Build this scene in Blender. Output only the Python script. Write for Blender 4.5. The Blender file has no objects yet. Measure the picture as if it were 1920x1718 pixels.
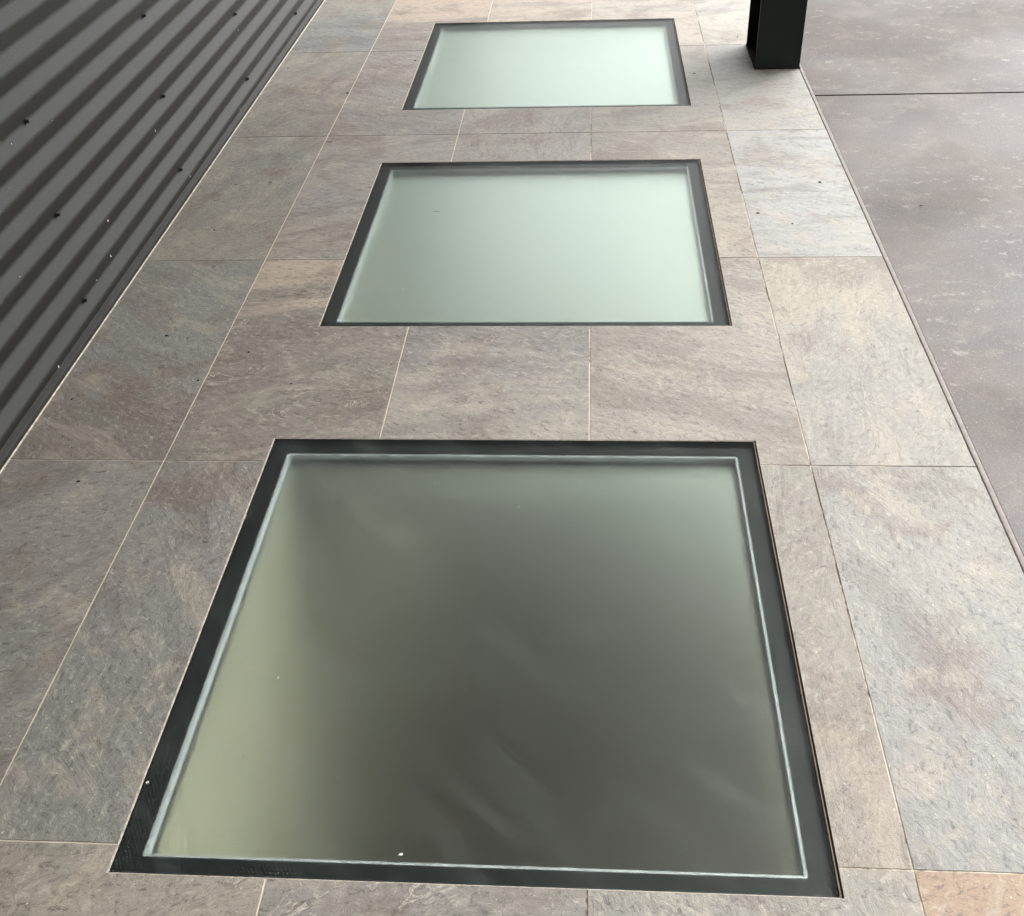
import bpy, bmesh, math, random
from mathutils import Matrix, Vector, noise as mnoise
random.seed(7)
SC = bpy.context.scene
COL = SC.collection
U = 0.45                                   # tile width, metres; a tile is 0.45 x 0.90

# ------------------------------------------------------------------ camera
cam_d = bpy.data.cameras.new('camera')
cam = bpy.data.objects.new('camera', cam_d); COL.objects.link(cam)
SC.camera = cam
cam_d.sensor_fit = 'HORIZONTAL'; cam_d.sensor_width = 36.0
cam_d.lens = 2030.1 / 1920 * 36.0
cam_d.clip_start = 0.02; cam_d.clip_end = 600
pit, yaw, rol = 0.66250628, 0.08863953, -0.04732779
def cam_axes():
    f = Vector((0, math.cos(pit), -math.sin(pit))); u = Vector((0, math.sin(pit), math.cos(pit))); r = Vector((1, 0, 0))
    Z = Matrix.Rotation(yaw, 3, 'Z'); f, u, r = Z @ f, Z @ u, Z @ r
    return r * math.cos(rol) + u * math.sin(rol), -r * math.sin(rol) + u * math.cos(rol), f
cr, cu, cf = cam_axes()
m = Matrix((cr, cu, -cf)).transposed().to_4x4()
m.translation = Vector((2.99332026, -1.90529546, 3.08889399)) * U
cam.matrix_world = m

# ------------------------------------------------------------------ sky, sun, exposure
SUN_EL, SUN_AZ = math.radians(46), math.radians(42)     # azimuth measured from +X towards +Y
w = bpy.data.worlds.new('World'); SC.world = w; w.use_nodes = True
nt = w.node_tree; bg = nt.nodes['Background']
sky = nt.nodes.new('ShaderNodeTexSky'); sky.sky_type = 'NISHITA'; sky.sun_disc = False
sky.sun_elevation = SUN_EL; sky.sun_rotation = math.pi / 2 - SUN_AZ
sky.air_density = 1.0; sky.dust_density = 4.0; sky.ozone_density = 1.0
hs = nt.nodes.new('ShaderNodeHueSaturation'); hs.inputs['Saturation'].default_value = 0.03
nt.links.new(sky.outputs[0], hs.inputs['Color']); nt.links.new(hs.outputs[0], bg.inputs['Color'])
bg.inputs['Strength'].default_value = 0.15
sd = bpy.data.lights.new('sun', 'SUN'); sd.energy = 0.3; sd.angle = math.radians(45); sd.color = (1, 0.97, 0.93)
so = bpy.data.objects.new('sun', sd); COL.objects.link(so)
sdir = Vector((math.cos(SUN_EL) * math.cos(SUN_AZ), math.cos(SUN_EL) * math.sin(SUN_AZ), math.sin(SUN_EL)))
so.rotation_euler = sdir.to_track_quat('Z', 'Y').to_euler(); so.location = (6, 2, 8)
vs = SC.view_settings
vs.view_transform = 'Standard'; vs.look = 'None'; vs.gamma = 1.0; vs.use_curve_mapping = False
vs.exposure = 1.4
SC.render.engine = 'CYCLES'
cy = SC.cycles
cy.max_bounces = 11; cy.diffuse_bounces = 4; cy.glossy_bounces = 5; cy.transmission_bounces = 10
cy.caustics_refractive = True; cy.caustics_reflective = True; cy.blur_glossy = 0.5
cy.sample_clamp_indirect = 6.0; cy.use_denoising = True; cy.use_adaptive_sampling = False
cy.denoising_prefilter = 'ACCURATE'; cy.denoising_input_passes = 'RGB_ALBEDO_NORMAL'

# ------------------------------------------------------------------ helpers
def lin(c):
    return tuple(((v / 255) / 12.92 if v / 255 <= 0.04045 else ((v / 255 + 0.055) / 1.055) ** 2.4) for v in c) + (1.0,)

class NT:
    """small node-tree writer"""
    def __init__(s, name):
        s.m = bpy.data.materials.new(name); s.m.use_nodes = True
        s.t = s.m.node_tree; s.t.nodes.clear()
        s.out = s.t.nodes.new('ShaderNodeOutputMaterial')
    def n(s, typ, **kw):
        nd = s.t.nodes.new('ShaderNode' + typ)
        for k, v in kw.items(): setattr(nd, k, v)
        return nd
    def put(s, sock, v):
        if isinstance(v, bpy.types.NodeSocket): s.t.links.new(v, sock)
        elif v is not None:
            if isinstance(v, (int, float)) and hasattr(sock.default_value, '__len__'):
                sock.default_value = (v,) * len(sock.default_value)
            else: sock.default_value = v
    def math(s, op, a, b=None, c=None, clamp=False):
        nd = s.n('Math', operation=op, use_clamp=clamp)
        s.put(nd.inputs[0], a)
        if b is not None: s.put(nd.inputs[1], b)
        if c is not None: s.put(nd.inputs[2], c)
        return nd.outputs[0]
    def vmath(s, op, a, b=None):
        nd = s.n('VectorMath', operation=op); s.put(nd.inputs[0], a)
        if b is not None: s.put(nd.inputs[1], b)
        return nd.outputs['Value'] if op in ('LENGTH', 'DISTANCE', 'DOT_PRODUCT') else nd.outputs[0]
    def smooth(s, v, lo, hi, a=0.0, b=1.0):
        nd = s.n('MapRange', interpolation_type='SMOOTHSTEP')
        s.put(nd.inputs[0], v); s.put(nd.inputs[1], lo); s.put(nd.inputs[2], hi); s.put(nd.inputs[3], a); s.put(nd.inputs[4], b)
        return nd.outputs[0]
    def noise(s, vec, scale, detail=4, rough=0.55, dist=0.0, dim='3D'):
        nd = s.n('TexNoise', noise_dimensions=dim)
        s.put(nd.inputs['Vector'], vec); s.put(nd.inputs['Scale'], scale); s.put(nd.inputs['Detail'], detail)
        s.put(nd.inputs['Roughness'], rough); s.put(nd.inputs['Distortion'], dist)
        return nd.outputs['Fac'] if 'Fac' in nd.outputs else nd.outputs[0]
    def voro(s, vec, scale, feature='F1', rnd=1.0):
        nd = s.n('TexVoronoi', feature=feature); s.put(nd.inputs['Vector'], vec); s.put(nd.inputs['Scale'], scale)
        s.put(nd.inputs['Randomness'], rnd)
        return nd
    def mix(s, f, a, b, mode='MIX'):
        nd = s.n('Mix', data_type='RGBA', blend_type=mode, clamp_factor=True)
        s.put(nd.inputs[0], f); s.put(nd.inputs[6], a); s.put(nd.inputs[7], b)
        return nd.outputs[2]
    def attr(s, name):
        return s.n('Attribute', attribute_name=name)
    def pos(s):
        return s.n('TexCoord').outputs['Object']
    def xyz(s, v):
        nd = s.n('SeparateXYZ'); s.put(nd.inputs[0], v); return nd.outputs
    def vec(s, x, y, z=0.0):
        nd = s.n('CombineXYZ'); s.put(nd.inputs[0], x); s.put(nd.inputs[1], y); s.put(nd.inputs[2], z); return nd.outputs[0]
    def bump(s, h, strength=0.3, dist=0.002, normal=None):
        nd = s.n('Bump'); s.put(nd.inputs['Height'], h); s.put(nd.inputs['Strength'], strength); s.put(nd.inputs['Distance'], dist)
        if normal is not None: s.put(nd.inputs['Normal'], normal)
        return nd.outputs[0]
    def pbsdf(s, color, rough=0.5, spec=0.5, metal=0.0, normal=None, coat=0.0):
        nd = s.n('BsdfPrincipled')
        s.put(nd.inputs['Base Color'], color); s.put(nd.inputs['Roughness'], rough)
        s.put(nd.inputs['Specular IOR Level'], spec); s.put(nd.inputs['Metallic'], metal)
        s.put(nd.inputs['Coat Weight'], coat)
        if normal is not None: s.put(nd.inputs['Normal'], normal)
        return nd
    def done(s, shader):
        s.t.links.new(shader.outputs[0] if hasattr(shader, 'outputs') else shader, s.out.inputs[0]); return s.m

def link_mesh(name, bm, mat, parent=None, smooth=False):
    me = bpy.data.meshes.new(name); bm.to_mesh(me); bm.free()
    if smooth:
        for p in me.polygons: p.use_smooth = True
    if mat: me.materials.append(mat)
    o = bpy.data.objects.new(name, me); COL.objects.link(o)
    if parent: o.parent = parent
    return o
def tag(o, label=None, cat=None, group=None, kind=None):
    if label: o['label'] = label
    if cat: o['category'] = cat
    if group: o['group'] = group
    if kind: o['kind'] = kind
    return o
def empty(name, loc):
    o = bpy.data.objects.new(name, None); COL.objects.link(o); o.location = loc; o.empty_display_size = 0.1
    return o
def box(bm, x0, x1, y0, y1, z0, z1):
    v = [bm.verts.new(p) for p in ((x0,y0,z0),(x1,y0,z0),(x1,y1,z0),(x0,y1,z0),(x0,y0,z1),(x1,y0,z1),(x1,y1,z1),(x0,y1,z1))]
    for f in ((3,2,1,0),(4,5,6,7),(0,1,5,4),(1,2,6,5),(2,3,7,6),(3,0,4,7)): bm.faces.new([v[i] for i in f])
def ring(bm, o, i, z0, z1):
    """closed rectangular ring between outer rect o and inner rect i (x0,x1,y0,y1)"""
    def loop(r, z): return [bm.verts.new((r[a], r[b], z)) for a, b in ((0,2),(1,2),(1,3),(0,3))]
    ot, it_, ob, ib = loop(o, z1), loop(i, z1), loop(o, z0), loop(i, z0)
    for k in range(4):
        n = (k + 1) % 4
        bm.faces.new((ot[k], ot[n], it_[n], it_[k]))
        bm.faces.new((ob[n], ob[k], ib[k], ib[n]))
        bm.faces.new((ob[k], ob[n], ot[n], ot[k]))
        bm.faces.new((ib[n], ib[k], it_[k], it_[n]))
def minus(rect, hole):
    x0, x1, y0, y1 = rect; a0, a1, b0, b1 = hole
    if a1 <= x0 or a0 >= x1 or b1 <= y0 or b0 >= y1: return [rect]
    out = []
    if b0 > y0: out.append((x0, x1, y0, b0))
    if b1 < y1: out.append((x0, x1, b1, y1))
    c0, c1 = max(y0, b0), min(y1, b1)
    if a0 > x0: out.append((x0, a0, c0, c1))
    if a1 < x1: out.append((a1, x1, c0, c1))
    return out
def cut(rects, holes):
    for h in holes:
        rects = [q for r in rects for q in minus(r, h)]
    return rects

# ------------------------------------------------------------------ layout (tile units -> metres)
WALL_X = 0.2395 * U
EDGE_X = 4.727 * U
SKY = [(1.4845, 3.768, -0.102, 2.184), (1.4925, 3.7635, 3.215, 5.484), (1.490, 3.773, 6.522, 8.8265)]
SKY = [tuple(v * U for v in r) for r in SKY]
HOLES = [(r[0], r[1] + 0.003, r[2], r[3]) for r in SKY]
PATH_Y0, PATH_Y1 = -4 * U * 2, 10 * U * 2

# ------------------------------------------------------------------ materials
def mat_tile():
    s = NT('slate_look_tile')
    P = s.pos()
    A = s.attr('tintA').outputs['Color']; B = s.attr('tintB').outputs['Color']
    q = s.xyz(s.attr('dirseed').outputs['Vector']); r = s.xyz(s.attr('looks').outputs['Vector']); l = s.xyz(s.attr('local').outputs['Vector'])
    c, sn, seed = q[0], q[1], q[2]
    split, streak, vein = r[0], s.math('MULTIPLY', r[1], 0.62), r[2]
    p = s.xyz(P)
    u = s.math('ADD', s.math('MULTIPLY', p[0], c), s.math('MULTIPLY', p[1], sn))
    v = s.math('SUBTRACT', s.math('MULTIPLY', p[1], c), s.math('MULTIPLY', p[0], sn))
    Q = s.vec(p[0], p[1], seed)                       # isotropic coords
    S = s.vec(s.math('MULTIPLY', u, 0.16), v, seed)   # stretched along the tile's grain
    wq = s.math('MULTIPLY', s.math('SUBTRACT', s.noise(Q, 38.0, 3, 0.6), 0.5), 0.045)
    S2 = s.vec(s.math('ADD', s.math('MULTIPLY', u, s.math('SUBTRACT', 0.95, s.math('MULTIPLY', streak, 0.32))), wq), s.math('SUBTRACT', v, wq), seed)
    warp = s.noise(Q, 5.0, 3)
    # two stone tones with a wandering border
    edge = s.math('ADD', l[1], s.math('MULTIPLY', s.math('SUBTRACT', s.noise(S, 9.0, 5, 0.6), 0.5), 0.85))
    msk = s.smooth(edge, s.math('SUBTRACT', split, 0.09), s.math('ADD', split, 0.09))
    base = s.mix(msk, A, B)
    # soft clouds, one pink-brown and one green-grey
    cl = s.noise(Q, 4.2, 5, 0.62, 0.6)
    base = s.mix(s.smooth(cl, 0.50, 0.66, 0, 0.50), base, lin((128, 110, 99)))
    cl2 = s.noise(s.vmath('ADD', Q, (3.1, 7.7, 1.3)), 6.0, 5, 0.62, 0.4)
    base = s.mix(s.smooth(cl2, 0.52, 0.70, 0, 0.40), base, lin((136, 136, 126)))
    cl3 = s.noise(s.vmath('ADD', Q, (13.1, 2.7, 5.3)), 9.0, 6, 0.66, 0.3)
    base = s.mix(s.smooth(cl3, 0.52, 0.68, 0, 0.50), base, lin((190, 178, 163)))
    # grain streaks
    st = s.noise(S, 26.0, 6, 0.7, 0.35)
    dk = s.smooth(st, 0.40, 0.24, 0, 0.42)
    base = s.mix(s.math('MULTIPLY', dk, streak), base, lin((92, 84, 78)))
    lt = s.smooth(st, 0.58, 0.74, 0, 0.35)
    base = s.mix(s.math('MULTIPLY', lt, streak), base, lin((208, 198, 186)))
    # long cracks following the grain
    lc = s.noise(s.vec(s.math('MULTIPLY', u, 0.11), v, s.math('ADD', seed, 4.0)), 30.0, 3, 0.5, 0.1)
    lcm = s.math('MULTIPLY', s.smooth(s.math('ABSOLUTE', s.math('SUBTRACT', lc, 0.5)), 0.0, 0.010, 1, 0), s.smooth(s.noise(Q, 6.5, 2), 0.56, 0.66))
    base = s.mix(s.math('MULTIPLY', lcm, s.math('MULTIPLY', streak, 0.75)), base, lin((84, 76, 71)))
    # fine mottled grit
    gr = s.noise(S2, 85.0, 7, 0.78)
    base = s.mix(s.smooth(gr, 0.475, 0.36, 0, 0.66), base, lin((86, 80, 76)))
    base = s.mix(s.smooth(gr, 0.53, 0.64, 0, 0.55), base, lin((206, 197, 184)))
    # dark little pits, crowding in some zones
    pt = s.noise(s.vec(s.math('MULTIPLY', u, 0.5), v, s.math('ADD', seed, 9.0)), 330.0, 2, 0.5)
    pz = s.smooth(s.noise(s.vmath('ADD', Q, (1.1, 4.4, 8.0)), 8.0, 3), 0.40, 0.62)
    pm = s.math('MULTIPLY', s.smooth(pt, 0.37, 0.29), s.math('MULTIPLY', pz, 0.45))
    base = s.mix(pm, base, lin((62, 58, 56)))
    # light veins / chipped ledges
    vn = s.noise(s.vec(s.math('MULTIPLY', u, 0.45), v, s.math('ADD', seed, 2.0)), 11.0, 7, 0.62, 1.2)
    vd = s.math('ABSOLUTE', s.math('SUBTRACT', vn, 0.52))
    vm = s.math('MULTIPLY', s.smooth(vd, 0.0, 0.009, 1, 0), s.smooth(s.noise(Q, 7.0, 3), 0.47, 0.6))
    base = s.mix(s.math('MULTIPLY', vm, vein), base, lin((215, 206, 192)))
    vsd = s.math('MULTIPLY', s.smooth(s.math('ABSOLUTE', s.math('SUBTRACT', vn, 0.495)), 0.0, 0.02, 1, 0), s.smooth(s.noise(Q, 7.0, 3), 0.47, 0.6))
    base = s.mix(s.math('MULTIPLY', vsd, s.math('MULTIPLY', vein, 0.5)), base, lin((95, 84, 76)))
    # worn white flecks
    fl = s.voro(s.vmath('ADD', Q, (0.3, 0.2, 0.0)), 95.0)
    fsz = s.xyz(fl.outputs['Color'])
    fm = s.math('MULTIPLY', s.smooth(fl.outputs['Distance'], 0.10, 0.19, 1, 0), s.math('GREATER_THAN', fsz[0], 0.965))
    base = s.mix(s.math('MULTIPLY', fm, 0.75), base, lin((226, 220, 210)))
    # broad slate bands that follow the grain
    bd = s.noise(s.vec(s.math('MULTIPLY', u, 0.28), v, s.math('ADD', seed, 21.0)), 10.0, 6, 0.6, 0.7)
    base = s.mix(s.math('MULTIPLY', s.smooth(bd, 0.47, 0.35, 0, 0.48), s.math('ADD', s.math('MULTIPLY', streak, 0.6), 0.35)), base, lin((104, 94, 86)))
    base = s.mix(s.smooth(bd, 0.55, 0.66, 0, 0.28), base, lin((196, 184, 168)))
    base = s.mix(1.0, base, (0.86, 0.865, 0.83, 1), 'MULTIPLY')
    hgt = s.math('ADD', s.math('MULTIPLY', gr, 0.6), s.math('ADD', s.math('MULTIPLY', st, 0.3), s.math('MULTIPLY', vn, 1.3)))
    nrm = s.bump(hgt, 0.6, 0.0055)
    rough = s.smooth(gr, 0.3, 0.7, 0.40, 0.60)
    return s.done(s.pbsdf(base, rough, 0.5, normal=nrm))

def mat_grout():
    s = NT('tile_grout')
    P = s.pos(); p = s.xyz(P)
    def near(line, wdt=0.012):
        return s.smooth(s.math('ABSOLUTE', s.math('SUBTRACT', p[0], line * U)), wdt, wdt + 0.003, 1, 0)
    n1 = s.noise(P, 7.0, 3); n2 = s.noise(P, 60.0, 4)
    k = s.math('ADD', s.math('MULTIPLY', n1, 0.8), s.math('MULTIPLY', n2, 0.4))
    k = s.math('ADD', k, s.math('MULTIPLY', near(1), 0.42))
    k = s.math('ADD', k, s.math('MULTIPLY', near(2), 0.14))
    k = s.math('ADD', k, s.smooth(p[0], 0.5, 1.6, 0.16, 0.0))
    col = s.mix(s.smooth(k, 0.48, 0.68), lin((112, 100, 88)), lin((226, 214, 196)))
    return s.done(s.pbsdf(col, 0.9, 0.2, normal=s.bump(n2, 0.5, 0.001)))

def mat_concrete():
    s = NT('exposed_concrete')
    P = s.pos()
    a = s.noise(P, 2.2, 7, 0.68, 0.4)
    base = s.mix(s.smooth(a, 0.35, 0.65), lin((60, 49, 42)), lin((84, 70, 60)))
    b = s.noise(s.vmath('ADD', P, (4, 9, 0)), 6.5, 8, 0.72)
    base = s.mix(s.smooth(b, 0.53, 0.62, 0, 0.45), base, lin((112, 101, 90)))
    b2 = s.noise(s.vmath('ADD', P, (14, 2, 0)), 9.0, 8, 0.75)
    base = s.mix(s.smooth(b2, 0.50, 0.60, 0, 0.5), base, lin((70, 63, 58)))
    # scuffed pale patches
    pm = s.noise(s.vmath('MULTIPLY', P, (1, 1.3, 1)), 17.0, 8, 0.74)
    pz = s.noise(s.vmath('ADD', P, (7, 1, 0)), 2.6, 2)
    base = s.mix(s.math('MULTIPLY', s.smooth(pm, 0.55, 0.66, 0, 0.60), s.smooth(pz, 0.42, 0.54)), base, lin((156, 146, 139)))
    g = s.noise(P, 150.0, 6, 0.78)
    base = s.mix(s.smooth(g, 0.48, 0.38, 0, 0.65), base, lin((44, 37, 34)))
    base = s.mix(s.smooth(g, 0.55, 0.66, 0, 0.5), base, lin((142, 131, 123)))
    vz = s.noise(s.vmath('ADD', P, (2, 3, 0)), 2.4, 5)
    v1 = s.voro(P, 130.0); c1 = s.xyz(v1.outputs['Color'])
    m1 = s.math('MULTIPLY', s.smooth(v1.outputs['Distance'], 0.10, 0.20, 1, 0), s.math('GREATER_THAN', c1[0], 0.80))
    base = s.mix(s.math('MULTIPLY', m1, s.smooth(vz, 0.38, 0.56, 0.15, 0.9)), base, lin((196, 186, 180)))
    m2 = s.math('MULTIPLY', s.smooth(v1.outputs['Distance'], 0.16, 0.34, 1, 0), s.math('LESS_THAN', c1[0], 0.16))
    base = s.mix(s.math('MULTIPLY', m2, 0.6), base, lin((66, 58, 55)))
    wet = s.noise(s.vmath('ADD', P, (21, 5, 0)), 1.1, 4, 0.6)
    rough = s.math('ADD', s.smooth(wet, 0.4, 0.62, 0.34, 0.52), s.math('MULTIPLY', g, 0.1))
    h = s.math('ADD', s.math('MULTIPLY', g, 0.7), s.math('MULTIPLY', m1, 0.6))
    return s.done(s.pbsdf(base, rough, 0.5, normal=s.bump(h, 0.5, 0.002)))

def mat_plain(name, rgb, rough=0.6, spec=0.5, metal=0.0, var=0.12, scale=30.0, bump=0.1, dust=0.0):
    s = NT(name); P = s.pos()
    n = s.noise(P, scale, 5, 0.6)
    c = lin(rgb); d = tuple(x * (1 - var) for x in c[:3]) + (1,); e = tuple(min(1, x * (1 + var)) for x in c[:3]) + (1,)
    col = s.mix(s.smooth(n, 0.3, 0.7), d, e)
    if dust:
        sp = s.noise(P, 400.0, 2, 0.5)
        zone = s.smooth(s.noise(P, 3.0, 4), 0.45, 0.7)
        col = s.mix(s.math('MULTIPLY', s.smooth(sp, 0.64, 0.72, 0, dust), zone), col, lin((190, 188, 182)))
    return s.done(s.pbsdf(col, rough, spec, metal, normal=s.bump(n, bump, 0.002)))

def mat_glass():
    s = NT('walk_on_glass')
    P = s.pos(); p = s.xyz(P)
    ng = s.xyz(s.n('NewGeometry').outputs['Normal'])
    top = s.math('GREATER_THAN', ng[2], 0.5)
    fr = s.n('Fresnel'); s.put(fr.inputs['IOR'], 1.5)
    rf = s.n('BsdfRefraction'); s.put(rf.inputs['Color'], lin((253, 255, 253))); s.put(rf.inputs['Roughness'], s.math('ADD', s.math('MULTIPLY', top, 0.25), 0.04)); s.put(rf.inputs['IOR'], 1.5)
    gs = s.n('BsdfGlossy'); s.put(gs.inputs['Color'], (1, 1, 1, 1)); s.put(gs.inputs['Roughness'], 0.20)
    m0 = s.n('MixShader'); s.put(m0.inputs[0], s.math('MULTIPLY', fr.outputs[0], s.math('MULTIPLY', top, 0.17)))
    s.t.links.new(rf.outputs[0], m0.inputs[1]); s.t.links.new(gs.outputs[0], m0.inputs[2])
    pitch = 0.0062
    def lattice(ox, oy):
        fx = s.math('SUBTRACT', s.math('FRACT', s.math('ADD', s.math('DIVIDE', p[0], pitch), 500.0 + ox)), 0.5)
        fy = s.math('SUBTRACT', s.math('FRACT', s.math('ADD', s.math('DIVIDE', p[1], pitch * 1.732), 500.0 + oy)), 0.5)
        return s.math('SQRT', s.math('ADD', s.math('POWER', fx, 2.0), s.math('POWER', s.math('MULTIPLY', fy, 1.732), 2.0)))
    d = s.math('MINIMUM', lattice(0, 0), lattice(0.5, 0.5))
    dots = s.smooth(d, 0.12, 0.24, 1, 0)
    worn = s.smooth(s.noise(P, 5.0, 4, 0.6), 0.34, 0.62, 0.55, 1.0)
    fac = s.math('MULTIPLY', s.math('MULTIPLY', dots, worn), 0.14)
    # wiped dust: long soft arcs, blotches, a few specks
    pr_ = s.vmath('MULTIPLY', P, (1.0, 1.0, 1.0))
    rot = s.n('VectorRotate'); s.put(rot.inputs['Vector'], pr_); s.put(rot.inputs['Angle'], math.radians(42))
    sw = s.noise(s.vmath('MULTIPLY', rot.outputs[0], (1.0, 7.0, 1.0)), 3.0, 4, 0.55, 0.6)
    fac = s.math('ADD', fac, s.smooth(sw, 0.46, 0.76, 0, 0.030))
    bl = s.noise(P, 16.0, 6, 0.7, 0.3)
    bz = s.smooth(s.noise(s.vmath('ADD', P, (5, 1, 0)), 3.4, 2), 0.52, 0.66)
    fac = s.math('ADD', fac, s.math('MULTIPLY', s.smooth(bl, 0.56, 0.74, 0, 0.10), bz))
    spk = s.voro(P, 42.0); sc_ = s.xyz(spk.outputs['Color'])
    spm = s.math('MULTIPLY', s.smooth(spk.outputs['Distance'], 0.03, 0.06, 1, 0), s.math('GREATER_THAN', sc_[1], 0.965))
    fac = s.math('MAXIMUM', fac, s.math('MULTIPLY', spm, 0.7))
    fac = s.math('MULTIPLY', s.math('ADD', fac, 0.004), top, clamp=True)
    white = s.n('BsdfDiffuse'); s.put(white.inputs[0], lin((205, 212, 206)))
    mx = s.n('MixShader'); s.put(mx.inputs[0], fac); s.t.links.new(m0.outputs[0], mx.inputs[1]); s.t.links.new(white.outputs[0], mx.inputs[2])
    return s.done(mx)

def mat_frost():
    """lower etched pane of the unit: blurs what is below, sheen grows at grazing angles"""
    s = NT('frosted_lower_pane'); P = s.pos()
    fr = s.n('Fresnel'); s.put(fr.inputs['IOR'], 1.5)
    ng = s.xyz(s.n('NewGeometry').outputs['Normal']); top = s.math('GREATER_THAN', ng[2], 0.5)
    rf = s.n('BsdfRefraction'); s.put(rf.inputs['Color'], lin((252, 255, 252))); s.put(rf.inputs['Roughness'], s.math('ADD', s.math('MULTIPLY', top, 0.36), 0.04)); s.put(rf.inputs['IOR'], 1.35)
    gs = s.n('BsdfGlossy'); s.put(gs.inputs['Color'], lin((235, 243, 239))); s.put(gs.inputs['Roughness'], 0.38)
    f = s.math('ADD', s.math('MULTIPLY', s.math('SUBTRACT', fr.outputs[0], 0.050), 3.9, clamp=True), 0.03)
    # longer path through green glass at grazing angles
    s.put(gs.inputs['Color'], s.mix(s.smooth(f, 0.06, 0.30), lin((244, 240, 234)), lin((234, 243, 239))))
    f = s.math('MULTIPLY', s.math('MINIMUM', f, 0.80), top, clamp=True)
    mx = s.n('MixShader'); s.put(mx.inputs[0], f); s.t.links.new(rf.outputs[0], mx.inputs[1]); s.t.links.new(gs.outputs[0], mx.inputs[2])
    return s.done(mx)

M_TILE, M_GROUT, M_CONC, M_GLASS, M_FROST = mat_tile(), mat_grout(), mat_concrete(), mat_glass(), mat_frost()
M_BLACK = mat_plain('black_frame_paint', (11, 20, 22), 0.6, 0.2, var=0.3, scale=12)
M_SPACER = mat_plain('aluminium_spacer', (208, 213, 216), 0.45, 0.5, 0.0)
M_SEAL = mat_plain('sealant_bead', (196, 188, 172), 0.7, 0.4, var=0.35, scale=80)
M_TAN = mat_plain('weathered_edge_bead', (120, 108, 94), 0.8, 0.3, var=0.3, scale=70)
M_SHAFT = mat_plain('shaft_paint_lit', (254, 240, 220), 0.7, 0.3, var=0.04, scale=4)  # cream paint of the left wall, with its brighter side light in the colour
M_CURB = mat_plain('curb_paint_shaded', (206, 202, 192), 0.7, 0.3, var=0.08, scale=6)  # other shaft sides, kept greyer: their shade is put into the colour
M_ROOM = mat_plain('room_below', (112, 86, 66), 0.8, 0.2, var=0.6, scale=3.5)
M_WALL = mat_plain('corrugated_steel_paint', (36, 36, 35), 0.5, 0.36, var=0.06, scale=7, bump=0.03, dust=0.25)
M_FLASH = mat_plain('dark_flashing', (40, 39, 37), 0.6, 0.25, var=0.25, scale=14, dust=0.5)
M_SCREW = mat_plain('black_screw', (18, 18, 18), 0.3, 0.6)
M_POST = mat_plain('black_steel_paint', (14, 23, 21), 0.5, 0.3, var=0.12, scale=60, bump=0.15)
M_CANOPY = mat_plain('canopy_soffit', (104, 90, 78), 0.8, 0.3, var=0.2, scale=1.5)
M_STRIP = mat_plain('pale_edge_concrete', (150, 143, 138), 0.75, 0.4, var=0.14, scale=45, bump=0.3)
M_JOINT = mat_plain('dark_joint_filler', (40, 33, 31), 0.9, 0.2, var=0.3, scale=60)
M_LEAF = mat_plain('dry_leaf_bit', (34, 27, 23), 0.8, 0.3, var=0.4, scale=200)
M_TWIG = mat_plain('dry_twig', (70, 52, 42), 0.8, 0.3, var=0.3, scale=200)
M_CRUMB = mat_plain('white_crumb', (236, 234, 228), 0.7, 0.3, var=0.05)

# ------------------------------------------------------------------ tiled path
# per tile: near tint, far tint, grain angle, border position, streak strength, vein strength
T = {
 (0,-1): ((166,154,140),(170,158,142), 40, .5, .5, .5), (1,-1): ((160,146,130),(172,160,144), 48, .45, .6, .5),
 (2,-1): ((164,155,144),(158,149,140), 35, .5, .4, .9), (3,-1): ((158,150,142),(164,156,146), -38, .5, .7, .5),
 (4,-1): ((184,160,136),(190,150,118), 60, .7, .4, .2),
 (0,0): ((152,146,138),(156,149,141), 45, .5, .6, .15), (1,0): ((146,142,135),(150,144,137), 120, .5, .35, .15),
 (2,0): ((150,144,136),(150,144,136), 0, .5, .4, .2), (3,0): ((168,152,138),(160,150,138), 88, .4, .6, .15),
 (4,0): ((162,157,154),(168,162,155), -58, .5, .35, .0),
 (0,1): ((142,130,120),(152,148,140), 150, .35, .25, .25), (1,1): ((150,138,126),(206,178,156), 12, .80, .65, .9),
 (2,1): ((166,156,144),(146,138,134), 5, .33, .45, .15), (3,1): ((170,158,146),(172,160,148), -18, .5, .8, .3),
 (4,1): ((166,158,148),(178,166,146), 84, .62, .55, .0),
 (0,2): ((164,154,140),(158,152,142), 68, .5, .6, .3), (1,2): ((176,160,146),(172,162,154), 22, .25, 1.0, .15),
 (2,2): ((160,150,142),(166,156,148), 85, .5, .8, .1), (3,2): ((176,160,144),(162,150,138), 3, .45, .6, .2),
 (4,2): ((172,168,166),(176,174,174), 2, .3, 1.0, .0),
 (0,3): ((158,148,138),(164,154,144), 60, .5, .4, .2), (1,3): ((160,150,144),(164,154,150), 160, .5, .5, .45),
 (2,3): ((164,154,146),(160,152,144), 85, .5, .7, .1), (3,3): ((166,156,144),(170,160,148), 10, .5, .5, .2),
 (4,3): ((172,166,160),(168,162,158), 20, .5, .4, .1),
 (0,4): ((150,150,150),(164,156,146), 4, .55, .7, .4), (1,4): ((158,146,138),(206,178,158), 2, .45, .8, .3),
 (2,4): ((208,182,162),(200,178,160), 3, .5, .7, .1), (3,4): ((196,176,160),(194,178,164), 3, .5, .4, .1),
 (4,4): ((196,186,172),(190,182,172), 4, .5, .6, .3)}
LINES_X = [WALL_X + 0.004, U, 2 * U, 3 * U, 4 * U, EDGE_X]
J = 0.0016                                    # half joint
def jit(x, y, k):
    return (mnoise.noise(Vector((x * 14, y * 14, k))) * 0.8 + mnoise.noise(Vector((x * 60, y * 60, k + 5))) * 0.5) * 0.0008
bm = bmesh.new()
lay = {}
for nm in ('tintA', 'tintB'): lay[nm] = bm.loops.layers.float_color.new(nm)
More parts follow.
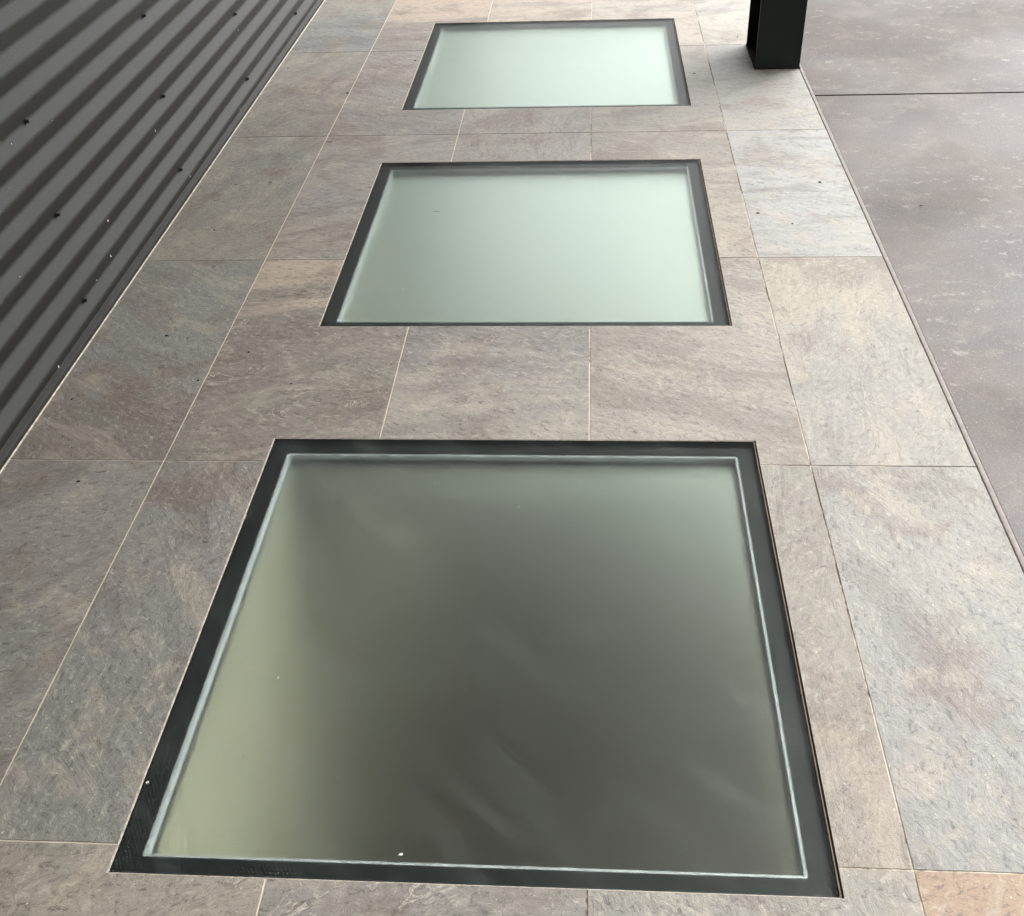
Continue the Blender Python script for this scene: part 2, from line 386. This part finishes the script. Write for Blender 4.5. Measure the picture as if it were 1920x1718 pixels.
for nm in ('dirseed', 'looks', 'local'): lay[nm] = bm.loops.layers.float_vector.new(nm) if hasattr(bm.loops.layers, 'float_vector') else None
USE_COL = lay['dirseed'] is None
if USE_COL:
    for nm in ('dirseed', 'looks', 'local'): lay[nm] = bm.loops.layers.float_color.new(nm)
rowmin, rowmax = -3, 9
for cx in range(5):
    for ry in range(rowmin, rowmax):
        x0, x1 = LINES_X[cx] + (J if cx else 0), LINES_X[cx + 1] - (J if cx < 4 else 0)
        y0, y1 = ry * 2 * U + J, (ry + 1) * 2 * U - J
        t = T.get((cx, ry)) or T[(random.randrange(5), random.choice((0, 1, 2, 3, 4)))]
        def soft(c, k=0.68):
            g_ = sum(c) / 3; tgt = 151 + (g_ - 151) * 1.0
            return lin(tuple(tgt + (v - g_) * k for v in c))
        tA, tB = soft(t[0]), soft(t[1])
        ang = math.radians(t[2]); seed = random.uniform(-40, 40)
        for (a0, a1, b0, b1) in cut([(x0, x1, y0, y1)], HOLES):
            if a1 - a0 < 0.001 or b1 - b0 < 0.001: continue
            pts = []
            def run(pa, pb):
                n = max(1, int(math.hypot(pb[0] - pa[0], pb[1] - pa[1]) / 0.03))
                for i in range(n): pts.append((pa[0] + (pb[0] - pa[0]) * i / n, pa[1] + (pb[1] - pa[1]) * i / n))
            def seam(v, lo, hi): return abs(v - lo) > 1e-6 and abs(v - hi) > 1e-6
            cs = [(a0, b0), (a1, b0), (a1, b1), (a0, b1)]
            for i in range(4): run(cs[i], cs[(i + 1) % 4])
            hx = [h[k] for h in HOLES for k in (0, 1)]; hy = [h[k] for h in HOLES for k in (2, 3)]
            tv, bv = [], []
            for (px, py) in pts:
                dx = dy = 0.0
                if abs(px - x0) < 1e-6 or abs(px - x1) < 1e-6: dx = jit(0 if px < (x0 + x1) / 2 else 3, py + px * 9, 1.0)
                if abs(py - y0) < 1e-6 or abs(py - y1) < 1e-6: dy = jit(px + py * 9, 0, 2.0)
                tv.append(bm.verts.new((px + dx, py + dy, 0))); bv.append(bm.verts.new((px + dx, py + dy, -0.009)))
            fs = [bm.faces.new(tv)]
            for i in range(len(tv)):
                k = (i + 1) % len(tv)
                fs.append(bm.faces.new((bv[i], bv[k], tv[k], tv[i])))
            for f in fs:
                for lp in f.loops:
                    lp[lay['tintA']] = tA; lp[lay['tintB']] = tB
                    lx, ly = (lp.vert.co.x - x0) / U, (lp.vert.co.y - y0) / (2 * U)
                    e = (1.0,) if USE_COL else ()
                    lp[lay['dirseed']] = (math.cos(ang), math.sin(ang), seed) + e
                    lp[lay['looks']] = (t[3], t[4], t[5]) + e
                    lp[lay['local']] = (lx, ly, 0.0) + e
path = link_mesh('tiled_path', bm, M_TILE); tag(path, kind='structure')
bm = bmesh.new()
for (a0, a1, b0, b1) in cut([(WALL_X - 0.05, EDGE_X - 0.0004, rowmin * 2 * U, rowmax * 2 * U)], HOLES):
    v = [bm.verts.new(p) for p in ((a0,b0,-0.0012),(a1,b0,-0.0012),(a1,b1,-0.0012),(a0,b1,-0.0012))]; bm.faces.new(v)
g = link_mesh('path_grout', bm, M_GROUT, path)
# concrete bed with the three openings, so that nothing leaks through below
bm = bmesh.new()
PY0, PY1 = rowmin * 2 * U, rowmax * 2 * U
for (a0, a1, b0, b1) in cut([(WALL_X - 0.05, EDGE_X - 0.004, PY0, PY1)], HOLES):
    box(bm, a0 + 0.0001, a1 - 0.0001, b0 + 0.0001, b1 - 0.0001, -0.2, -0.010)
link_mesh('path_bed', bm, M_TAN, path)

# ------------------------------------------------------------------ concrete yard
JY0 = 6.708 * U; JH = 0.0060
CX0 = EDGE_X + 0.0155
bm = bmesh.new()
def sheet(bm, x0, x1, y0, y1, z):
    v = [bm.verts.new(p) for p in ((x0,y0,z),(x1,y0,z),(x1,y1,z),(x0,y1,z))]; bm.faces.new(v)
def slab(bm, x0, x1, y0, y1, z, d, side):
    """slab top with an eased edge towards its joints"""
    sheet(bm, x0, x1, y0, y1, z)
    for (pa, pb) in side:
        v = [bm.verts.new((pa[0], pa[1], z)), bm.verts.new((pb[0], pb[1], z)), bm.verts.new((pb[0], pb[1], z - d)), bm.verts.new((pa[0], pa[1], z - d))]
        bm.faces.new(v)
BIG = 250
slab(bm, CX0, BIG, -40, JY0 - JH, -0.001, 0.03, [((CX0, JY0 - JH), (BIG, JY0 - JH))])
slab(bm, CX0, BIG, JY0 + JH, 40, -0.001, 0.03, [((CX0, JY0 + JH), (BIG, JY0 + JH))])
sheet(bm, -BIG, BIG, 40, BIG, -0.001); sheet(bm, -BIG, BIG, -BIG, -40, -0.001)
sheet(bm, -BIG, CX0, PY1 , 40, -0.001); sheet(bm, -BIG, CX0, -40, PY0, -0.001)
sheet(bm, -BIG, WALL_X - 0.05, PY0, PY1, -0.001)
yard = link_mesh('concrete_ground', bm, M_CONC); tag(yard, kind='structure')
bm = bmesh.new()
sheet(bm, CX0, BIG, JY0 - JH, JY0 + JH, -0.010)
link_mesh('joint_filler', bm, M_JOINT, yard)
# narrow pale edge strip along the tiles with a saw-cut groove on each side
bm = bmesh.new()
n = 300; prof = [(EDGE_X + 0.0032, -0.010), (EDGE_X + 0.0036, -0.002), (EDGE_X + 0.0055, -0.0014), (EDGE_X + 0.0125, -0.0012), (EDGE_X + 0.0150, -0.0018), (EDGE_X + 0.0152, -0.010)]
prev = None
for i in range(n + 1):
    y = PY0 + (PY1 - PY0) * i / n
    row = [bm.verts.new((x + jit(x, y, 7.0) * (0.8 if 0 < k < 5 else 0.4), y, z + jit(x, y, 3.0) * 0.4)) for k, (x, z) in enumerate(prof)]
    if prev:
        for k in range(len(prof) - 1): bm.faces.new((prev[k], prev[k + 1], row[k + 1], row[k]))
    prev = row
strip = link_mesh('edge_strip', bm, M_STRIP, smooth=True); tag(strip, kind='structure')
bm = bmesh.new(); sheet(bm, EDGE_X - 0.002, CX0 + 0.002, PY0, PY1, -0.0085)
link_mesh('groove_bottom', bm, M_JOINT, strip)

# ------------------------------------------------------------------ skylights
def skylight(name, r, label):
    cxm, cym = (r[0] + r[1]) / 2, (r[2] + r[3]) / 2
    root = empty(name, (cxm, cym, 0)); tag(root, label, 'skylight', 'glass floor skylights let into the path')
    x0, x1, y0, y1 = r[0] - cxm, r[1] - cxm, r[2] - cym, r[3] - cym
    def ins(d): return (x0 + d, x1 - d, y0 + d, y1 - d)
    GT, GB = -0.0012, -0.0200
    # sealant bead: pale on left, near and far, weathered on the right with an open gap
    bm = bmesh.new()
    N = 40
    def bead(pa, pb, nrm, wd, z):
        prev = None
        for i in range(N + 1):
            t = i / N; px = pa[0] + (pb[0] - pa[0]) * t; py = pa[1] + (pb[1] - pa[1]) * t
            j = jit(px + cxm, py + cym, 11.0) * (0.55 if nrm[0] else 0.3)
            a = bm.verts.new((px + nrm[0] * 0.0002, py + nrm[1] * 0.0002, z)); b = bm.verts.new((px + nrm[0] * (wd + j), py + nrm[1] * (wd + j), z - 0.0002))
            c = bm.verts.new((px + nrm[0] * (wd + j), py + nrm[1] * (wd + j), z - 0.015)); 
            if prev:
                bm.faces.new((prev[0], prev[1], b, a)); bm.faces.new((prev[1], prev[2], c, b))
            prev = (a, b, c)
    bead((x0, y0), (x0, y1), (1, 0), 0.0026, -0.0006)
    bead((x0, y1), (x1, y1), (0, -1), 0.0016, -0.0007)
    bead((x0, y0), (x1, y0), (0, 1), 0.0014, -0.0007)
    bm.normal_update()
    link_mesh('sealant', bm, M_SEAL, root)
    bm = bmesh.new(); bead((x1, y0), (x1, y1), (-1, 0), 0.0022, -0.0006)
    link_mesh('edge_bead', bm, M_TAN, root)
    # glass slab
    gx = ins(0.0028)
    bm = bmesh.new(); box(bm, gx[0], gx[1], gx[2] - 0.001, gx[3] + 0.001, GB, GT)
    bmesh.ops.bevel(bm, geom=[e for e in bm.edges], offset=0.0008, segments=1, affect='EDGES')
    link_mesh('glass_pane', bm, M_GLASS, root)
    # black support frame under the rim of the glass
    bm = bmesh.new(); ring(bm, (x0 - 0.03, x1 + 0.03, y0 - 0.03, y1 + 0.03), ins(0.0355), -0.060, GB - 0.0006)
    link_mesh('frame', bm, M_BLACK, root)
    bm = bmesh.new(); ring(bm, ins(0.0361), ins(0.0420), -0.036, GB - 0.0045)
    link_mesh('spacer', bm, M_SPACER, root)
    fz = ins(0.0362)
    bm = bmesh.new(); box(bm, fz[0], fz[1], fz[2], fz[3], -0.0425, -0.0365)
    link_mesh('frosted_pane', bm, M_FROST, root)
    # light shaft down to the room below
    o, i = ins(0.020), ins(0.046); i = (x0 + 0.034,) + i[1:]
    bm = bmesh.new(); ring(bm, o, i, -0.15, -0.0605)
    link_mesh('shaft', bm, M_CURB, root)
    return root
skylight('floor_skylight', SKY[0], 'nearest glass floor panel, dark olive and largest, with fine anti-slip dots showing')
skylight('floor_skylight', SKY[1], 'middle glass floor panel, grey-green and framed in black, between the other two')
skylight('floor_skylight', SKY[2], 'farthest glass floor panel, glowing pale mint, level with the black post')
# room below: closed box with openings for the shafts
bm = bmesh.new()
RX0, RX1, RY0, RY1, RZ0, RZ1 = SKY[0][0] + 0.040, 3.4, -1.5, 5.2, -2.9, -0.145
sho = [(RX0, r[1] - 0.030, r[2] + 0.030, r[3] - 0.030) for r in SKY]
for (a0, a1, b0, b1) in cut([(RX0, RX1, RY0, RY1)], sho): sheet(bm, a0, a1, b0, b1, RZ1 - 0.001)
sheet(bm, RX0, RX1, RY0, RY1, RZ0)
for (pa, pb) in (((RX0,RY0),(RX1,RY0)), ((RX1,RY0),(RX1,RY1)), ((RX1,RY1),(RX0,RY1))):
    v = [bm.verts.new((pa[0], pa[1], RZ0)), bm.verts.new((pb[0], pb[1], RZ0)), bm.verts.new((pb[0], pb[1], RZ1 - 0.001)), bm.verts.new((pa[0], pa[1], RZ1 - 0.001))]; bm.faces.new(v)
room = link_mesh('basement_room', bm, M_ROOM); tag(room, kind='structure')
bm = bmesh.new()                              # pale foundation wall under the left rim, side light put into its paint
v = [bm.verts.new(p) for p in ((RX0, RY1, RZ0), (RX0, RY0, RZ0), (RX0, RY0, -0.0625), (RX0, RY1, -0.0625))]; bm.faces.new(v)
link_mesh('foundation_wall', bm, M_SHAFT, room)

# ------------------------------------------------------------------ corrugated wall
PITCH = 0.1687 * U; PAN0 = 0.012 * U
WY0, WY1, WH = -9.0, 12.0, 2.75
wall = empty('corrugated_wall', (WALL_X - 0.02, 0, 0))
tag(wall, 'dark grey corrugated metal wall with horizontal ribs and black screws', 'wall')
wx = 0.02                                     # local x of the outermost crest face
def prof_depth(z):                            # 76 mm pitch corrugation: flat flanks, rolled crests and valleys
    acc = 0.0
    for k in range(-4, 5):
        d = (z / PITCH + k * 0.015) % 1.0
        acc += d / 0.57 if d < 0.57 else (1 - d) / 0.43
    return -0.0185 * (1 - acc / 9)
zs = []
z = 0.012
while z < WH:
    zs.append(z); z += PITCH / 36
bm = bmesh.new()
ys = [WY0 + (WY1 - WY0) * i / 24 for i in range(25)]
prev = None
for z in zs:
    row = [bm.verts.new((wx + prof_depth(z - PAN0) - 0.001 + 0.0004 * mnoise.noise(Vector((y * 0.9, z * 2.5, 0))), y, z)) for y in ys]
    if prev:
        for k in range(len(ys) - 1): bm.faces.new((prev[k], prev[k + 1], row[k + 1], row[k]))
    prev = row
link_mesh('cladding', bm, M_WALL, wall, smooth=True)
bm = bmesh.new(); box(bm, -0.15, -0.001, WY0, WY1, -0.2, WH)
link_mesh('wall_core', bm, M_FLASH, wall)
bm = bmesh.new()                              # bottom flashing, a dark folded strip
fp = [(wx - 0.019, 0.030), (wx - 0.012, 0.020), (wx - 0.003, 0.0155), (wx + 0.0005, 0.012), (wx + 0.0012, 0.0015), (wx - 0.004, 0.0006)]
prev = None
for y in [WY0 + (WY1 - WY0) * i / 160 for i in range(161)]:
    row = [bm.verts.new((x + jit(x, y, 2.0) * 0.8, y, z + (jit(x, y, 5.0) * 0.8 if z > 0.01 else 0))) for x, z in fp]
    if prev:
        for k in range(len(fp) - 1): bm.faces.new((prev[k], row[k], row[k + 1], prev[k + 1]))
    prev = row
link_mesh('base_flashing', bm, M_FLASH, wall, smooth=True)
bm = bmesh.new()
prev = None
for y in [WY0 + (WY1 - WY0) * i / 200 for i in range(201)]:
    e = 0.0045 + 0.9 * jit(1, y, 8.0)
    row = [bm.verts.new((wx - 0.004, y, 0.0022)), bm.verts.new((wx + 0.0020, y, 0.0020)), bm.verts.new((wx + e, y, 0.0002))]
    if prev:
        for k in range(2): bm.faces.new((prev[k], row[k], row[k + 1], prev[k + 1]))
    prev = row
link_mesh('base_sealant', bm, M_SEAL, wall)
# screws: washer + hex head, sitting in the pans
def screw_mesh():
    bm = bmesh.new()
    def disc(r0, r1, xa, xb, seg):
        a = [bm.verts.new((xa, r0 * math.cos(k * 2 * math.pi / seg), r0 * math.sin(k * 2 * math.pi / seg))) for k in range(seg)]
        b = [bm.verts.new((xb, r1 * math.cos(k * 2 * math.pi / seg), r1 * math.sin(k * 2 * math.pi / seg))) for k in range(seg)]
        for k in range(seg): bm.faces.new((a[k], a[(k + 1) % seg], b[(k + 1) % seg], b[k]))
        bm.faces.new(b)
    disc(0.0064, 0.0058, 0.0, 0.0022, 18)
    disc(0.0042, 0.0039, 0.0022, 0.0085, 6)
    return bm
zr = [PAN0 + PITCH * k for k in (1, 4, 7, 10)]
off = [0, 0, 0, 0]
proto = None
for ci, yy in enumerate((1.40, 3.195, 4.978, 6.79, 8.60, 10.4)):
    for zi, zz in enumerate(zr):
        if proto is None:
            o = proto = link_mesh('screw', screw_mesh(), M_SCREW, wall)
        else:
            o = proto.copy(); COL.objects.link(o); o.parent = wall
        o.location = (wx - 0.0160, yy * U + random.uniform(-.004, .004), zz + off[zi] * 0.5 + random.uniform(-.001, .001))
        o.rotation_euler = (random.random(), 0, 0)
# chips and droppings on the cladding
def splash(y, z, ln, wd, tilt):
    bm = bmesh.new(); k = 9; vs_ = []
    for i in range(k):
        a = i * 2 * math.pi / k; rr = 1 + random.uniform(-.35, .35)
        vs_.append(bm.verts.new((0.0006, wd * rr * math.cos(a), ln * rr * math.sin(a))))
    c = bm.verts.new((0.0014, 0, 0))
    for i in range(k): bm.faces.new((c, vs_[i], vs_[(i + 1) % k]))
    o = link_mesh('paint_chip', bm, M_CRUMB, wall)
    o.location = (wx + prof_depth(z - PAN0) + 0.0002, y, z); o.rotation_euler = (tilt, 0, 0)
def wall_at(px, py):
    d = cr * (px - 960) / 2030.1 - cu * (py - 859) / 2030.1 + cf
    o = m.translation; t = (WALL_X - 0.003 - o.x) / d.x; q = o + d * t; return q.y, q.z
for px, py, a, b in ((448, 57, .006, .003), (296, 246, .006, .003), (203, 414, .004, .003), (211, 480, .006, .002), (190, 525, .003, .002), (38, 519, .002, .002),
                     (96, 226, .002, .002), (28, 270, .002, .002), (355, 331, .005, .003), (520, 106, .005, .002), (452, 205, .005, .0015), (114, 688, .006, .002), (80, 760, .003, .002)):
    y, z = wall_at(px, py)
    splash(y, max(z, 0.012), a * .75, b * .75, random.uniform(-.6, .6))

# ------------------------------------------------------------------ canopy post (steel H column)
px0, px1, py0, py1 = 4.363 * U, 4.739 * U - 0.004, 7.335 * U, 7.978 * U
post = empty('canopy_post', ((px0 + px1) / 2, (py0 + py1) / 2, 0)); tag(post, 'black steel H-section post standing on the tiles beside the concrete', 'post')
hw, hd = (px1 - px0) / 2, (py1 - py0) / 2
bm = bmesh.new()
out = [(-hw,-hd),(hw,-hd),(hw,-hd+.012),(.004,-hd+.012),(.004,hd-.012),(hw,hd-.012),(hw,hd),(-hw,hd),(-hw,hd-.012),(-.004,hd-.012),(-.004,-hd+.012),(-hw,-hd+.012)]
b = [bm.verts.new((x, y, 0.0015)) for x, y in out]; t_ = [bm.verts.new((x, y, 2.60)) for x, y in out]
for i in range(12): bm.faces.new((b[i], b[(i+1) % 12], t_[(i+1) % 12], t_[i]))
bm.faces.new(t_); bm.faces.new(b[::-1])
bmesh.ops.bevel(bm, geom=[e for e in bm.edges if abs(e.verts[0].co.z - e.verts[1].co.z) > 1], offset=0.0012, segments=2, affect='EDGES')
link_mesh('column', bm, M_POST, post)
bm = bmesh.new(); box(bm, -hw - 0.0015, hw + 0.004, -hd - 0.002, hd + 0.002, 0.0004, 0.0045)
link_mesh('base_plate', bm, M_JOINT, post)

# ------------------------------------------------------------------ canopy over the path (seen in the glass)
can = empty('canopy_roof', (1.2, 1.0, 2.6)); tag(can, 'dark flat canopy roof covering the tiled path, seen mirrored in the glass', 'canopy')
CEND = 5.3
bm = bmesh.new(); box(bm, WALL_X - 0.3 - 1.2, EDGE_X + 0.40 - 1.2, -9.0 - 1.0, CEND - 1.0, 0.16, 0.34)
link_mesh('roof_deck', bm, M_CANOPY, can)
bm = bmesh.new(); box(bm, px0 + .02 - 1.2, px1 - .02 - 1.2, -9.0 - 1.0, CEND - 1.0 - 0.01, 0.0005, 0.1595)
link_mesh('edge_beam', bm, M_POST, can)

# ------------------------------------------------------------------ litter
def ground_at(px, py, h=0.0):
    d = cr * (px - 960) / 2030.1 - cu * (py - 859) / 2030.1 + cf
    o = m.translation; t = (h - o.z) / d.z; q = o + d * t; return q.x, q.y
def bit(name, px, py, ln, wd, ang, label, cat, group, mat, h=0.0):
    x, y = ground_at(px, py); bm = bmesh.new(); k = 10; low, up = [], []
    for i in range(k):
        a = i * 2 * math.pi / k; rr = 1 + random.uniform(-.3, .3)
        X, Y = ln * .42 * rr * math.cos(a), wd * .42 * rr * math.sin(a)
        low.append(bm.verts.new((X, Y, 0.0001))); up.append(bm.verts.new((X * .8, Y * .8, min(wd * .45, .0018) * random.uniform(.6, 1.2))))
    for i in range(k): bm.faces.new((low[i], low[(i+1) % k], up[(i+1) % k], up[i]))
    bm.faces.new(up)
    o = link_mesh(name, bm, mat); o.location = (x, y, h + 0.0002); o.rotation_euler = (0, 0, math.radians(ang)); tag(o, label, cat, group); return o
def twig(px, py, ln, ang, bend, label, th=0.0007, mat=None):
    x, y = ground_at(px, py); bm = bmesh.new(); N = 10; prev = None
    for i in range(N + 1):
        s_ = (i / N - .5); X = s_ * ln; Y = bend * ln * (s_ * s_ * 4 - 1) ; r = th * (1 - abs(s_) * 1.1)
        ringv = [bm.verts.new((X, Y + r * math.cos(a), th + r * math.sin(a))) for a in (0, math.pi/2, math.pi, 3*math.pi/2)]
        if prev:
            for k in range(4): bm.faces.new((prev[k], prev[(k+1) % 4], ringv[(k+1) % 4], ringv[k]))
        prev = ringv
    o = link_mesh('twig', bm, mat or M_TWIG, smooth=True); o.location = (x, y, 0.0002); o.rotation_euler = (0, 0, math.radians(ang))
    tag(o, label, 'twig', 'dry twigs lying on the path'); return o
LG = 'dark leaf bits scattered on the path'
for a in ((312, 630, .011, .006, 10, 'largest dark leaf bit on the left tile, left of the pink tile'),
          (147, 903, .010, .004, 10, 'dark leaf bit on left tile just under the thin curved twig'),
          (372, 714, .005, .006, 80, 'tiny dark leaf bit on the long pale joint above its crossing'),
          (546, 720, .005, .005, 30, 'small dark leaf bit on the brown veined tile above the nearest glass panel'),
          (466, 661, .005, .005, 30, 'small dark leaf bit just below the pink area of the left middle tile'),
          (135, 749, .006, .004, 0, 'tiny dark leaf bit on the brownish tile close to the wall base'),
          (540, 128, .010, .006, 20, 'dark crumpled leaf bit on the far left tile near the wall'),
          (1537, 342, .010, .008, 10, 'round dark leaf bit in the middle of the pale streaked right tile'),
          (1421, 400, .013, .007, 10, 'brown grey leaf bit at the left side of the pale streaked right tile'),
          (1486, 420, .007, .004, 5, 'thin dark leaf bit low on the pale streaked right tile'),
          (1302, 138, .012, .005, 5, 'dark leaf bit right of the farthest glass panel'),
          (1383, 70, .008, .007, 0, 'tiny dark leaf bit on the tile left of the black post'),
          (652, 175, .014, .006, 25, 'brown leaf bit at the pale joint left of the farthest glass panel'),
          (779, 114, .010, .005, 20, 'tiny dark leaf bit just left of the farthest glass panel'),
          (402, 432, .007, .004, 0, 'tiny dark leaf bit on the left tile nearest the long wall, below the short twig')):
    bit('leaf_bit', *a[:5], a[5], 'leaf bit', LG, M_LEAF)
twig(617, 267, .022, -4, .0, 'short dark twig beside the crossing of joints left of the middle glass panel', .0011, M_LEAF)
twig(190, 884, .026, 10, .12, 'thin curved reddish twig on the left tile below the cross joint', .0006)
twig(443, 346, .018, -50, .1, 'short dark twig on the left tile near the wall', .0008, M_LEAF)
twig(507, 342, .010, -5, .1, 'tiny dark twig on the left tile beside the long joint', .0007, M_LEAF)
twig(386, 1015, .012, -15, .3, 'short curved dark twig on the tile left of the nearest glass panel', .0008, M_LEAF)
twig(1727, 386, .012, -25, .1, 'short dark twig lying on the concrete', .001, M_LEAF)
twig(1024, 805, .014, -40, .1, 'short thin dark twig on the tile just above the nearest glass panel', .0005, M_LEAF)
twig(818, 397, .022, 2, .03, 'thin dark hair-like twig on the middle glass panel', .0006, M_LEAF)
CG = 'white crumbs lying on the glass panels'
for px, py, s_, lab in ((521, 1271, .0036, 'white crumb on the bright left band of the nearest glass panel'),
                        (751, 1602, .0048, 'white crumb by the lower edge of the nearest glass panel'),
                        (985, 503, .006, 'larger white crumb in the middle of the middle glass panel'),
                        (755, 543, .006, 'white crumb near the lower left corner of the middle glass panel'),
                        (972, 315, .006, 'white flake on the black upper rim of the middle glass panel'),
                        (972, 950, .003, 'white crumb near the top of the nearest glass panel'),
                        (815, 905, .003, 'pale crumb near the top left of the nearest glass panel'),
                        (456, 1467, .004, 'white flake on the black left rim of the nearest glass panel'.replace('456', ''))):
    bit('crumb', px if px != 456 else 276, py, s_ * 1.5, s_ * 1.1, random.uniform(0, 90), lab, 'crumb', CG, M_CRUMB, -0.0011)
